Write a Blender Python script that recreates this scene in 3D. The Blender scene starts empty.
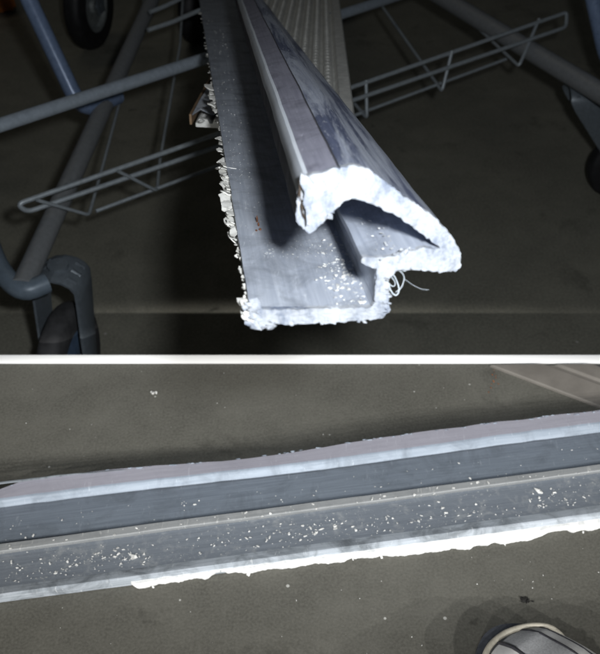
import bpy, bmesh, math, random
from mathutils import Vector, Matrix, noise

random.seed(11)
SC = bpy.context.scene
COL = SC.collection

# ------------------------------------------------------------------ camera
H = 0.88                      # lens height above the warehouse floor
PITCH = math.radians(42)      # downward
FPX = 850.0                   # focal length in photo pixels (photo is 600 x 654)
cam_d = bpy.data.cameras.new('camera')
cam_d.sensor_fit = 'HORIZONTAL'
cam_d.sensor_width = 36.0
cam_d.lens = 36.0 * FPX / 600.0
cam_d.clip_start = 0.02
cam_d.clip_end = 100
cam_d.dof.use_dof = True
cam_d.dof.focus_distance = 0.56
cam_d.dof.aperture_fstop = 20
cam = bpy.data.objects.new('camera', cam_d)
cam.location = (0, 0, H)
cam.rotation_euler = (math.pi / 2 - PITCH, 0, 0)
COL.objects.link(cam)
SC.camera = cam

SC.view_settings.view_transform = 'Standard'
SC.view_settings.look = 'None'
SC.view_settings.exposure = 0
SC.view_settings.gamma = 1

CP, SP = math.cos(PITCH), math.sin(PITCH)


def ray(u, v):
    x, y = (u - 300) / FPX, (327 - v) / FPX
    return Vector((x, CP + y * SP, -SP + y * CP))


def at_d(u, v, d):
    return Vector((0, 0, H)) + ray(u, v) * d


def at_z(u, v, z):
    r = ray(u, v)
    return Vector((0, 0, H)) + r * ((z - H) / r.z)


# ------------------------------------------------------------------ world and lamps
w = bpy.data.worlds.new('World')
SC.world = w
w.use_nodes = True
wb = w.node_tree.nodes['Background']
wb.inputs[0].default_value = (0.72, 0.85, 1.0, 1)
wb.inputs[1].default_value = 0.010


def aim(o, target):
    o.rotation_euler = (Vector(target) - o.location).to_track_quat('-Z', 'Y').to_euler()


def lamp(name, typ, loc, target, power, color, **kw):
    l = bpy.data.lights.new(name, typ)
    l.energy = power
    l.color = color
    for k, val in kw.items():
        setattr(l, k, val)
    o = bpy.data.objects.new(name, l)
    o.location = loc
    COL.objects.link(o)
    aim(o, target)
    return o


# the phone's flash, a hand's breadth right of the lens
lamp('phone_flash', 'SPOT', (0.060, 0.03, H + 0.036), at_d(345, 130, 0.8), 16.5, (0.93, 0.97, 1.0),
     spot_size=math.radians(75), spot_blend=0.6, shadow_soft_size=0.018)
# row of added spots behind the camera, there only to brighten the platform
FILL_HALF = math.radians(65)
for lx in (-2.6, -1.5, -0.6, 0.6, 1.5, 2.6):
    L = Vector((lx, -1.15, 1.44))
    # aim so that the edge of the light cone runs along the platform's rim
    d1, d2 = (Vector((-.36, .7215, .2095)) - L).normalized(), (Vector((.36, .7215, .2095)) - L).normalized()
    e3 = (d1 - d2).normalized()
    e1 = (d1 - e3 * d1.dot(e3)).normalized()
    e2 = e3.cross(e1)
    k_ = math.cos(FILL_HALF + .0058) / d1.dot(e1)
    cand = [e1 * k_ + e2 * (sg * math.sqrt(1 - k_ * k_)) for sg in (-1, 1)]
    ax_ = min(cand, key=lambda q: q.y)
    lamp('platform_fill', 'SPOT', L, L + ax_, (108.0 if lx > 0 else 91.0) * {6: .50, 15: .68, 26: 1.15}[round(abs(lx) * 10)], (1.0, 0.99, 0.955),
         spot_size=2 * FILL_HALF, spot_blend=0.004, shadow_soft_size=0.012)
# added overhead fill for the upper floor and cart, no fixture seen
lamp('overhead_fill', 'AREA', (-1.2, 2.6, 2.6), (-0.2, 1.4, 0.2), 1.6, (1.0, 0.92, 0.72),
     shape='RECTANGLE', size=1.6, size_y=0.4)

# ------------------------------------------------------------------ materials


class NT:
    def __init__(s, name):
        s.m = bpy.data.materials.new(name)
        s.m.use_nodes = True
        s.t = s.m.node_tree
        s.n = s.t.nodes
        s.b = s.n['Principled BSDF']

    def node(s, typ, **kw):
        n = s.n.new(typ)
        for k, v in kw.items():
            setattr(n, k, v)
        return n

    def link(s, a, b):
        s.t.links.new(a, b)

    def coord(s, kind='Object', scale=(1, 1, 1)):
        if kind == 'swp':
            c = s.node('ShaderNodeAttribute', attribute_name='swp').outputs['Vector']
        else:
            c = s.node('ShaderNodeTexCoord').outputs[kind]
        mp = s.node('ShaderNodeMapping')
        mp.inputs['Scale'].default_value = scale
        s.link(c, mp.inputs['Vector'])
        return mp.outputs['Vector']

    def noise(s, vec, scale, detail=4, rough=0.55, dist=0.0):
        n = s.node('ShaderNodeTexNoise')
        n.inputs['Scale'].default_value = scale
        n.inputs['Detail'].default_value = detail
        n.inputs['Roughness'].default_value = rough
        n.inputs['Distortion'].default_value = dist
        s.link(vec, n.inputs['Vector'])
        return n.outputs['Fac']

    def ramp(s, fac, stops):
        r = s.node('ShaderNodeValToRGB')
        e = r.color_ramp.elements
        while len(e) < len(stops):
            e.new(0.5)
        for i, (p, c) in enumerate(stops):
            e[i].position = p
            e[i].color = (c, c, c, 1) if isinstance(c, (int, float)) else (*c, 1)
        s.link(fac, r.inputs['Fac'])
        return r.outputs['Color']

    def mix(s, fac, a, b, mode='MIX'):
        m = s.node('ShaderNodeMix', data_type='RGBA', blend_type=mode)
        if isinstance(fac, (int, float)):
            m.inputs[0].default_value = fac
        else:
            s.link(fac, m.inputs[0])
        for i, x in ((6, a), (7, b)):
            if isinstance(x, tuple):
                m.inputs[i].default_value = (*x, 1)
            else:
                s.link(x, m.inputs[i])
        return m.outputs[2]

    def bump(s, h, strength, dist=0.001):
        b = s.node('ShaderNodeBump')
        b.inputs['Strength'].default_value = strength
        b.inputs['Distance'].default_value = dist
        s.link(h, b.inputs['Height'])
        s.link(b.outputs['Normal'], s.b.inputs['Normal'])

    def fin(s, color=None, rough=None, metal=0.0, spec=None):
        if color is not None:
            if isinstance(color, tuple):
                s.b.inputs['Base Color'].default_value = (*color, 1)
            else:
                s.link(color, s.b.inputs['Base Color'])
        if rough is not None:
            if isinstance(rough, (int, float)):
                s.b.inputs['Roughness'].default_value = rough
            else:
                s.link(rough, s.b.inputs['Roughness'])
        s.b.inputs['Metallic'].default_value = metal
        if spec is not None:
            s.b.inputs['Specular IOR Level'].default_value = spec
        return s.m


def concrete(name, dark, light, speck, fleck_amt, scale=1.0):
    t = NT(name)
    v = t.coord('Object')
    big = t.noise(v, 3.2 * scale, 5, 0.6, 0.4)
    mid = t.noise(v, 21 * scale, 6, 0.65)
    fine = t.noise(v, 420 * scale, 2, 0.6)
    c = t.mix(t.ramp(big, [(0.32, 0.0), (0.7, 1.0)]), dark, light)
    c = t.mix(t.ramp(mid, [(0.35, 0.0), (0.75, 0.75)]), c, tuple(x * 0.62 for x in dark))
    c = t.mix(t.ramp(fine, [(0.25, 0.0), (0.8, 0.55)]), c, tuple(x * 1.5 for x in light))
    # little pale flecks and dark pits
    vo = t.node('ShaderNodeTexVoronoi')
    vo.inputs['Scale'].default_value = 95 * scale
    t.link(v, vo.inputs['Vector'])
    sel = t.node('ShaderNodeSeparateColor')
    t.link(vo.outputs['Color'], sel.inputs['Color'])
    mth = t.node('ShaderNodeMath', operation='GREATER_THAN')
    mth.inputs[1].default_value = 1.0 - fleck_amt
    t.link(sel.outputs[0], mth.inputs[0])
    sz = t.node('ShaderNodeMath', operation='LESS_THAN')
    t.link(vo.outputs['Distance'], sz.inputs[0])
    sz2 = t.node('ShaderNodeMath', operation='MULTIPLY')
    sz2.inputs[1].default_value = 0.16
    t.link(sel.outputs[1], sz2.inputs[0])
    t.link(sz2.outputs[0], sz.inputs[1])
    both = t.node('ShaderNodeMath', operation='MULTIPLY')
    t.link(mth.outputs[0], both.inputs[0])
    t.link(sz.outputs[0], both.inputs[1])
    c = t.mix(both.outputs[0], c, speck)
    v2 = t.node('ShaderNodeTexVoronoi')
    v2.inputs['Scale'].default_value = 30 * scale
    nz = t.node('ShaderNodeTexNoise'); nz.inputs['Scale'].default_value = 70 * scale
    t.link(v, nz.inputs['Vector'])
    wv_ = t.mix(0.035, v, nz.outputs['Color'])
    t.link(wv_, v2.inputs['Vector'])
    sp2 = t.node('ShaderNodeSeparateColor'); t.link(v2.outputs['Color'], sp2.inputs['Color'])
    dk = t.mix(1.0, t.ramp(v2.outputs['Distance'], [(0.03, 1.0), (0.16, 0.0)]), t.ramp(sp2.outputs[0], [(0.72, 0.0), (0.98, 0.75)]), 'MULTIPLY')
    c = t.mix(dk, c, tuple(x * 0.35 for x in dark))
    sv = t.coord('Object', (30, 5, 5))
    scr = t.noise(sv, 6 * scale, 4, 0.7, 0.6)
    c = t.mix(t.ramp(scr, [(0.66, 0.0), (0.76, 0.35)]), c, tuple(x * 1.5 for x in light))
    st = t.noise(v, 9.5 * scale, 8, 0.72, 0.15)
    c = t.mix(t.ramp(st, [(0.57, 0.0), (0.72, 0.75)]), c, tuple(x * 0.45 for x in dark))
    t.bump(fine, 0.25, 0.0008)
    return t.fin(c, t.ramp(mid, [(0.2, 0.55), (0.8, 0.8)]), 0, 0.35)


M = {}
M['floor'] = concrete('warehouse_concrete', (0.140, 0.138, 0.115), (0.245, 0.237, 0.195), (0.36, 0.35, 0.32), 0.02, 0.6)
M['platform'] = concrete('platform_concrete', (0.066, 0.064, 0.053), (0.120, 0.117, 0.103), (0.42, 0.42, 0.40), 0.10)


def white_paint():
    t = NT('white_paint')
    return t.fin((0.93, 0.93, 0.93), 0.6, 0, 0.3)


M['white'] = white_paint()


def mill_metal(name, c0, c1, streak_c, metal=0.55, r0=0.32, r1=0.55, grime=0.5):
    t = NT(name)
    v = t.coord('swp', (1, 1, 1))
    vs = t.coord('swp', (60, 1.6, 60))
    vo = t.coord('Object')
    a = t.noise(vs, 9, 6, 0.65)
    b = t.noise(vo, 34, 6, 0.65, 0.8)
    f = t.noise(vo, 900, 3, 0.6)
    diag = t.coord('Object', (260, 40, 90))
    sc_ = t.noise(diag, 1.3, 3, 0.7, 0.3)
    c = t.mix(t.ramp(a, [(0.3, 0.0), (0.7, 1.0)]), c0, c1)
    c = t.mix(t.ramp(b, [(0.46, 0.0), (0.68, grime)]), c, tuple(x * 0.42 for x in c0))
    c = t.mix(t.ramp(sc_, [(0.63, 0.0), (0.72, 0.55)]), c, streak_c)
    c = t.mix(t.ramp(f, [(0.62, 0.0), (0.78, 0.45)]), c, streak_c)
    h = t.mix(0.5, a, f)
    t.bump(h, 0.12, 0.0006)
    return t.fin(c, t.ramp(b, [(0.3, r0), (0.7, r1)]), metal)


M['plate'] = mill_metal('plate_metal', (0.38, 0.42, 0.50), (0.56, 0.60, 0.68), (0.80, 0.83, 0.88), 0.15, 0.34, 0.5, 0.6)


def hood_metal():
    t = NT('hood_metal')
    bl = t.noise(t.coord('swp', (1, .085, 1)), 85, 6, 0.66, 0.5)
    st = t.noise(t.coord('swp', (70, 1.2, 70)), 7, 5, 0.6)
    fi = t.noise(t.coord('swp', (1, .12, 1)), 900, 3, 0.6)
    c = t.mix(t.ramp(bl, [(0.42, 0.0), (0.57, 1.0)]), (0.12, 0.14, 0.22), (0.80, 0.86, 1.0))  # lengthwise highlights put into the colour along with the worn blotches
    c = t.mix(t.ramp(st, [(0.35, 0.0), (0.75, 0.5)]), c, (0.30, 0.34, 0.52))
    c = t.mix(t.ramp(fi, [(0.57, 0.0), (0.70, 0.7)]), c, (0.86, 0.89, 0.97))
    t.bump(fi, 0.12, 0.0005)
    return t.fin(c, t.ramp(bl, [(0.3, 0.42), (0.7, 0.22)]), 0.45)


M['hood'] = hood_metal()
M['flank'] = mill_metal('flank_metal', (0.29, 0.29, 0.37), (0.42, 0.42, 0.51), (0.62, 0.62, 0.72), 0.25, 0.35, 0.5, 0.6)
M['lying'] = mill_metal('lying_metal', (0.14, 0.165, 0.20), (0.21, 0.245, 0.29), (0.34, 0.37, 0.41), 0.25, 0.4, 0.6, 0.4)  # flange, lip and floor: reflected light and shade set into the metal tones
M['lavender'] = mill_metal('flange_metal', (0.29, 0.285, 0.335), (0.36, 0.355, 0.41), (0.46, 0.46, 0.52), 0.1, 0.5, 0.65, 0.15)
M['bright_lip'] = mill_metal('lip_metal', (0.24, 0.285, 0.35), (0.34, 0.39, 0.46), (0.52, 0.57, 0.63), 0.1, 0.45, 0.6, 0.45)
M['rim'] = mill_metal('rim_metal', (0.30, 0.34, 0.38), (0.52, 0.56, 0.62), (0.75, 0.78, 0.8), 0.05, 0.45, 0.6, 0.9)
M['ridge'] = mill_metal('ridge_metal', (0.24, 0.25, 0.26), (0.32, 0.33, 0.335), (0.62, 0.62, 0.6), 0.15, 0.5, 0.65, 0.3)


def cut_metal():
    t = NT('bare_cut_metal')
    v = t.coord('Object')
    n = t.noise(t.coord('Object', (1, 1, .45)), 85, 7, 0.7)
    c = t.mix(t.ramp(n, [(0.34, 0.0), (0.52, 1.0)]), (0.155, 0.185, 0.25), (0.40, 0.42, 0.455))
    t.bump(t.noise(v, 420, 4, 0.7), 0.7, 0.0015)
    return t.fin(c, 0.6, 0.0, 0.4)


M['cut'] = cut_metal()
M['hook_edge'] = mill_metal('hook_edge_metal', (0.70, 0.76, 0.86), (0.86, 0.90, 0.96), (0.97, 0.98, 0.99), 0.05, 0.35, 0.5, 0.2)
M['seam_and_shade'] = mill_metal('seam_and_shade_metal', (0.08, 0.08, 0.10), (0.14, 0.14, 0.16), (0.25, 0.25, 0.28), 0.1, 0.5, 0.7, 0.4)  # dark tone for the crease line and for painted shade on the hook


def flake_white():
    t = NT('flaky_white')
    v = t.coord('Object')
    n = t.noise(v, 260, 5, 0.7)
    c = t.mix(t.ramp(n, [(0.35, 0.0), (0.6, 1.0)]), (0.42, 0.42, 0.41), (0.80, 0.80, 0.78))
    t.bump(n, 0.6, 0.001)
    return t.fin(c, 0.7, 0, 0.3)


M['flake'] = flake_white()


def dusty():
    t = NT('dusty_metal')
    v = t.coord('Object')
    vs = t.coord('swp', (60, 1.6, 60))
    a = t.noise(vs, 9, 6, 0.65)
    clus = t.noise(v, 26, 4, 0.6)
    spk = t.noise(v, 330, 5, 0.75)
    smear = t.noise(v, 90, 6, 0.7, 0.4)
    c = t.mix(t.ramp(a, [(0.3, 0.0), (0.7, 1.0)]), (0.14, 0.16, 0.19), (0.20, 0.225, 0.26))
    c = t.mix(t.ramp(smear, [(0.52, 0.0), (0.75, 0.5)]), c, (0.42, 0.43, 0.43))
    s1 = t.ramp(spk, [(0.60, 0.0), (0.66, 1.0)])
    s2 = t.ramp(clus, [(0.46, 0.0), (0.62, 1.0)])
    c = t.mix(t.mix(1.0, s1, s2, 'MULTIPLY'), c, (0.66, 0.66, 0.62))
    t.bump(spk, 0.3, 0.0008)
    return t.fin(c, 0.55, 0.2)


M['dusty'] = dusty()
t_ = NT('torn_white')
M['torn'] = t_.fin(t_.mix(t_.ramp(t_.noise(t_.coord('Object'), 160, 5, 0.65), [(0.35, 0.0), (0.5, 1.0)]), (0.74, 0.75, 0.76), (0.92, 0.92, 0.91)), 0.6, 0, 0.3)


def simple(name, col, rough, metal=0.0, var=0.35, scale=60, spec=0.5):
    t = NT(name)
    v = t.coord('Object')
    n = t.noise(v, scale, 5, 0.65)
    c = t.mix(t.ramp(n, [(0.35, 0.0), (0.7, 1.0)]), tuple(x * (1 - var) for x in col), tuple(min(1, x * (1 + var * 0.6)) for x in col))
    t.bump(n, 0.08, 0.0008)
    return t.fin(c, t.ramp(n, [(0.3, rough * 0.85), (0.7, min(1, rough * 1.2))]), metal, spec)


M['peel'] = simple('peeling_white', (0.80, 0.79, 0.75), 0.75, 0, 0.18, 300, 0.3)
M['tube'] = simple('cart_paint', (0.34, 0.39, 0.45), 0.42, 0.2, 0.14, 150)
M['tube_blue'] = simple('blue_cart_paint', (0.17, 0.23, 0.36), 0.3, 0.1, 0.14, 150)
M['tube_grey'] = simple('grey_cart_paint', (0.14, 0.18, 0.225), 0.4, 0.1, 0.14, 150)
M['tube_dark'] = simple('dark_cart_paint', (0.22, 0.23, 0.24), 0.45, 0.1, 0.14, 150)
M['wire'] = simple('wire_zinc', (0.36, 0.40, 0.43), 0.42, 0.3, 0.14, 150)
M['fork'] = simple('fork_zinc', (0.15, 0.175, 0.20), 0.42, 0.2, 0.16, 150)
M['tyre'] = simple('grey_rubber', (0.055, 0.055, 0.058), 0.7)
M['tyre_black'] = simple('black_rubber', (0.016, 0.016, 0.018), 0.6)
M['hub'] = simple('hub_grey', (0.22, 0.24, 0.24), 0.5)
M['hub_blue'] = simple('hub_blue', (0.10, 0.16, 0.26), 0.4)
M['orange'] = simple('orange_plastic', (0.55, 0.17, 0.03), 0.5)
M['plank'] = simple('ribbed_aluminium', (0.80, 0.80, 0.77), 0.5, 0.05, 0.2, 90)
M['brown'] = simple('brown_primer', (0.26, 0.17, 0.10), 0.6)
M['board'] = simple('beige_board', (0.18, 0.166, 0.15), 0.6, 0, 0.15, 30, 0.2)
M['rust'] = simple('rust', (0.20, 0.08, 0.035), 0.85, 0, 0.5, 400)
M['crack'] = simple('crack_brown', (0.05, 0.035, 0.025), 0.85, 0, 0.4, 400)
M['dark'] = simple('dark_bit', (0.012, 0.011, 0.010), 0.8)
M['fuzz'] = simple('fuzz', (0.62, 0.68, 0.74), 0.8)
M['navy'] = simple('navy_rubber', (0.022, 0.026, 0.042), 0.45, 0, 0.3, 300)
M['sole'] = simple('sole_rubber', (0.045, 0.05, 0.062), 0.6, 0, 0.3, 300)
M['piping'] = simple('beige_piping', (0.46, 0.43, 0.36), 0.6, 0, 0.15, 300)
M['grey_mesh'] = simple('grey_fabric', (0.38, 0.39, 0.41), 0.75, 0, 0.25, 700)
M['white_leather'] = simple('white_leather', (0.66, 0.66, 0.66), 0.5, 0, 0.1, 200)
M['dark_trim'] = simple('dark_trim', (0.05, 0.05, 0.06), 0.6)
M['lace'] = simple('lace', (0.6, 0.6, 0.6), 0.8)

# ------------------------------------------------------------------ object helpers


def tag(o, label=None, cat=None, group=None, kind=None):
    if label: o['label'] = label
    if cat: o['category'] = cat
    if group: o['group'] = group
    if kind: o['kind'] = kind
    return o


def empty(name, loc):
    o = bpy.data.objects.new(name, None)
    o.empty_display_size = 0.02
    o.location = loc
    COL.objects.link(o)
    return o


def wpos(o):
    p = Vector((0, 0, 0))
    while o is not None:
        p = p + Vector(o.location)
        o = o.parent
    return p


def link(name, me, mat, parent=None):
    """A mesh whose vertices are in world space; under a parent it is shifted back by the parent's place."""
    if mat is not None and not me.materials:
        me.materials.append(mat)
    o = bpy.data.objects.new(name, me)
    COL.objects.link(o)
    if parent is not None:
        o.parent = parent
        o.location = -wpos(parent)
    return o


def build(name, bm, mat, parent=None, smooth=None):
    bmesh.ops.recalc_face_normals(bm, faces=bm.faces[:])
    me = bpy.data.meshes.new(name)
    bm.to_mesh(me)
    bm.free()
    if smooth is not None:
        for p in me.polygons:
            p.use_smooth = True
        me.set_sharp_from_angle(angle=math.radians(smooth))
    return link(name, me, mat, parent)


def box(bm, lo, hi, bevel=0.0):
    r = bmesh.ops.create_cube(bm, size=1)
    lo, hi = Vector(lo), Vector(hi)
    for v in r['verts']:
        v.co = Vector(((v.co.x + .5) * (hi.x - lo.x) + lo.x, (v.co.y + .5) * (hi.y - lo.y) + lo.y, (v.co.z + .5) * (hi.z - lo.z) + lo.z))
    if bevel:
        bmesh.ops.bevel(bm, geom=list({e for v in r['verts'] for e in v.link_edges}), offset=bevel, segments=2, affect='EDGES')


def tube(bm, pts, r, seg=12, cap=True):
    pts = [Vector(p) for p in pts]
    n = len(pts)
    rs = r if isinstance(r, (list, tuple)) else [r] * n
    tang = []
    for i in range(n):
        a = pts[max(0, i - 1)]
        b = pts[min(n - 1, i + 1)]
        tang.append((b - a).normalized())
    up = Vector((0, 0, 1)) if abs(tang[0].z) < 0.9 else Vector((1, 0, 0))
    x = tang[0].cross(up).normalized()
    rings = []
    for i in range(n):
        t = tang[i]
        x = (x - t * x.dot(t)).normalized()
        y = t.cross(x)
        rings.append([bm.verts.new(pts[i] + (x * math.cos(2 * math.pi * k / seg) + y * math.sin(2 * math.pi * k / seg)) * rs[i]) for k in range(seg)])
    for i in range(n - 1):
        for k in range(seg):
            bm.faces.new((rings[i][k], rings[i][(k + 1) % seg], rings[i + 1][(k + 1) % seg], rings[i + 1][k]))
    if cap:
        bm.faces.new(rings[0][::-1])
        bm.faces.new(rings[-1])


def arc_pts(pts, rad=0.03, k=6):
    """Round the corners of a polyline."""
    pts = [Vector(p) for p in pts]
    out = [pts[0]]
    for i in range(1, len(pts) - 1):
        a = pts[i] + (pts[i - 1] - pts[i]).normalized() * min(rad, (pts[i - 1] - pts[i]).length * .48)
        b = pts[i] + (pts[i + 1] - pts[i]).normalized() * min(rad, (pts[i + 1] - pts[i]).length * .48)
        for j in range(k + 1):
            t = j / k
            out.append(a * (1 - t) ** 2 + pts[i] * 2 * t * (1 - t) + b * t ** 2)
    out.append(pts[-1])
    return out


def sweep(name, rings, mat, parent, smooth=35, close=True, caps=True):
    """Loft rings (lists of points). Writes the vector attribute 'swp' (across, along, 0)."""
    n = len(rings[0])
    verts, sw = [], []
    ac = 0.0
    acc = [0.0]
    for i in range(1, n):
        ac += (rings[0][i] - rings[0][i - 1]).length
        acc.append(ac)
    al = 0.0
    for j, rg in enumerate(rings):
        if j:
            al += (rg[0] - rings[j - 1][0]).length
        for i, p in enumerate(rg):
            verts.append(p)
            sw.append((acc[i], al, 0))
    faces = []
    m = n if close else n - 1
    for j in range(len(rings) - 1):
        for i in range(m):
            a, b = j * n + i, j * n + (i + 1) % n
            faces.append((a, b, b + n, a + n))
    if caps and close:
        faces.append(tuple(range(n))[::-1])
        faces.append(tuple((len(rings) - 1) * n + i for i in range(n)))
    me = bpy.data.meshes.new(name)
    me.from_pydata([tuple(v) for v in verts], [], faces)
    at = me.attributes.new('swp', 'FLOAT_VECTOR', 'POINT')
    at.data.foreach_set('vector', [c for s in sw for c in s])
    bm = bmesh.new()
    bm.from_mesh(me)
    bmesh.ops.recalc_face_normals(bm, faces=bm.faces[:])
    bm.to_mesh(me)
    bm.free()
    for p in me.polygons:
        p.use_smooth = True
    me.set_sharp_from_angle(angle=math.radians(smooth))
    return link(name, me, mat, parent)


def plate_chip(bm, c, ax, L, W, T):
    """A flat torn chip with a jagged outline, slightly bent."""
    n_ = random.randint(9, 13)
    tp, bt = [], []
    bend = random.uniform(-.25, .25)
    for k in range(n_):
        a = 2 * math.pi * k / n_
        r_ = random.uniform(.62, 1.08)
        x, y = math.cos(a) * r_, math.sin(a) * r_
        z = bend * y * y * L + random.uniform(-.5, .5) * T
        p = c + ax[0] * (x * W) + ax[1] * (y * L) + ax[2] * z
        tp.append(bm.verts.new(p + ax[2] * T * .5)); bt.append(bm.verts.new(p - ax[2] * T * .5))
    m_ = bm.verts.new(c + ax[2] * T * random.uniform(.6, 1.6))
    for k in range(n_):
        k2 = (k + 1) % n_
        bm.faces.new((tp[k], tp[k2], m_))
        bm.faces.new((tp[k], bt[k], bt[k2], tp[k2]))
    bm.faces.new(bt[::-1])


def crumb(bm, c, sx, sy, sz, ax=None, rough=0.45, sub=1):
    """An irregular torn crumb: a noisy flattened blob, axes ax = (x, y, z)."""
    r = bmesh.ops.create_icosphere(bm, subdivisions=sub, radius=1.0)
    o = Vector((random.random() * 50, random.random() * 50, random.random() * 50))
    if ax is None:
        q = Matrix.Rotation(random.random() * 6.28, 3, 'Z')
        ax = (q @ Vector((1, 0, 0)), q @ Vector((0, 1, 0)), Vector((0, 0, 1)))
    for v in r['verts']:
        k = 1 + rough * noise.noise(v.co * 1.7 + o) * 1.6 + rough * 0.5 * (random.random() - .5)
        p = v.co * k
        v.co = c + ax[0] * (p.x * sx) + ax[1] * (p.y * sy) + ax[2] * (p.z * sz)


# ------------------------------------------------------------------ the setting
PZ = 0.20                                  # platform top
bm = bmesh.new()
s = 30
bm.faces.new([bm.verts.new(p) for p in ((-s, -s, 0), (s, -s, 0), (s, s, 0), (-s, s, 0))])
tag(build('floor', bm, M['floor']), kind='structure')

edge_near = at_z(300, 363.2, PZ + 0.0005).y
edge_far = at_z(300, 354.9, PZ + 0.0095).y
bm = bmesh.new()
box(bm, (-2.5, -3.2, 0.001), (2.5, edge_near - 0.0005, PZ))
tag(build('platform_floor', bm, M['platform']), kind='structure')
bm = bmesh.new()
sec = [(edge_near, .001), (edge_near, PZ + .0005), (edge_near + .0008, PZ + .0016), (edge_far - .0008, PZ + .0092), (edge_far, PZ + .0095), (edge_far + .001, PZ + .0085), (edge_far + .001, .001)]  # added strip for the white gap; sloped face catches the lamps to stay white
ea, eb = [[bm.verts.new((x, y, z)) for y, z in sec] for x in (-2.5, 2.5)]
for i in range(len(sec)):
    j = (i + 1) % len(sec)
    bm.faces.new((ea[i], ea[j], eb[j], eb[i]))
bm.faces.new(ea); bm.faces.new(eb[::-1])
e = build('gap_strip', bm, M['white'], None)
tag(e, 'long straight white strip added for the blank gap above the lower grey floor', 'edge strip')

# ------------------------------------------------------------------ the extrusion that juts towards the viewer
D0 = 0.36
VPY = -88.0
dm = ray(192, VPY).normalized()
C0 = at_d(330, 262, D0)


def cutp(u, v):
    r = ray(u, v)
    o = Vector((0, 0, H))
    return o + r * ((C0 - o).dot(dm) / r.dot(dm))


def densify(pts, step):
    out = []
    n = len(pts)
    for i in range(n):
        a, b = pts[i], pts[(i + 1) % n]
        L = math.hypot(b[0] - a[0], b[1] - a[1])
        k = max(1, int(L / step))
        for j in range(k):
            f = j / k
            out.append(tuple(a[q] + (b[q] - a[q]) * f for q in range(3)))
    return out


# outline of the cut end: photo column, photo row, column of its vanishing point
PLATE = [(250, 321, 185), (300, 322, 188), (381, 316, 196), (388, 307, 197), (387, 300, 197), (374, 300, 197), (371, 306, 196), (310, 308, 189), (250, 308, 185)]
HOOD = [(387, 299.5, 197), (387, 276, 197), (396, 267, 196), (420, 268, 192), (454, 269, 190), (459.5, 263, 190), (459, 252, 190), (449, 233, 192), (429, 213, 195),
        (405, 197, 199), (385, 182, 203), (369, 169, 207), (353, 164, 209), (339.8, 166.0, 210), (338.8, 167.9, 210), (337.6, 166.9, 210), (322, 171, 210), (308, 174.6, 210), (304, 176, 210), (300, 181, 210),
        (297, 193, 210), (296, 219, 210), (309, 231, 210), (322, 221, 210), (332, 211, 209), (341, 200, 209), (351, 195, 208), (368, 200, 206), (397, 214, 200), (426, 235, 195),
        (442, 247, 191), (421, 247, 193), (403, 250, 195), (391, 256, 196), (362, 256, 198), (361, 261, 198), (376, 266, 197), (374, 299.5, 197)]
TS = [0, 0.004, 0.01, 0.02, 0.03] + [0.03 + 1.62 * (i / 60) ** 1.5 for i in range(1, 61)]


def ext_ring(pts, t, wob=0.0):
    rg = []
    for (u, v, vx) in pts:
        p = cutp(u, v) + ray(vx, VPY) * t
        if wob:
            nv = noise.noise_vector(p * 38) * wob + noise.noise_vector(p * 9) * wob * 1.5
            p = p + nv
        rg.append(p)
    return rg


ext_root = empty('metal_extrusion', cutp(318, 315))
tag(ext_root, 'scarred blue grey aluminium extrusion with white ragged cut end jutting towards viewer', 'metal extrusion')
dp = densify(PLATE, 9)
dh = densify(HOOD, 5)
base_plate = sweep('base_plate', [ext_ring(dp, t, 0.0003) for t in TS], M['plate'], ext_root, 40)
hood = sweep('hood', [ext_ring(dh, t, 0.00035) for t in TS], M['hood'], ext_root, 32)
for m_ in ('flank', 'hook_edge', 'plate', 'seam_and_shade'):
    hood.data.materials.append(M[m_])
nh = len(dh)
for fi, pl in enumerate(hood.data.polygons):
    if len(pl.vertices) != 4: continue
    ks = sorted(v % nh for v in pl.vertices)
    (u0_, v0_, _), (u1_, v1_, _) = dh[ks[0]], dh[ks[2]]
    uu, vv = (u0_ + u1_) / 2, (v0_ + v1_) / 2
    if ks[0] == 0 and ks[2] == nh - 1: continue
    if 337.5 < uu < 339.9 and vv < 169: pl.material_index = 4       # thin dark line along the crease
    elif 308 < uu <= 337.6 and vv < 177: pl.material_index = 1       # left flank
    elif uu <= 308 and 174 < vv < 194: pl.material_index = 2  # worn bare edge of the hook
    elif uu <= 300 and 193 < vv < 222: pl.material_index = 4         # hook's left face, shade put in as dark colour
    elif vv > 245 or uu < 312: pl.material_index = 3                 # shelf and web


def cut_cap(name, pts, parent, push=0.0, thick=0.003, jag=0.0007, step=2.2):
    dd = densify(pts, step)
    bm = bmesh.new()
    fr, bk = [], []
    n_ = len(dd)
    cen = None
    for i, (u, v, vx) in enumerate(dd):
        p = cutp(u, v)
        pu, pn = dd[i - 1], dd[(i + 1) % n_]
        tn = (cutp(pn[0], pn[1]) - cutp(pu[0], pu[1])).normalized()
        out = tn.cross(dm).normalized()
        # outward for either winding
        j = (noise.noise(p * 420) + 0.6 * noise.noise(p * 1400)) * jag + jag * 0.5
        fr.append(bm.verts.new(p + out * j * OUT - dm * (push + thick * (0.75 + 0.4 * noise.noise(p * 300)))))
        bk.append(bm.verts.new(p + out * j * 0.6 * OUT + dm * 0.0012))
    f = bm.faces.new(fr)
    for i in range(n_):
        bm.faces.new((fr[i], bk[i], bk[(i + 1) % n_], fr[(i + 1) % n_]))
    f.normal_update()
    bmesh.ops.triangulate(bm, faces=[f])
    return build(name, bm, M['cut'], parent, 50)


def area2(pts):
    return sum(pts[i][0] * pts[(i + 1) % len(pts)][1] - pts[(i + 1) % len(pts)][0] * pts[i][1] for i in range(len(pts)))


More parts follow.
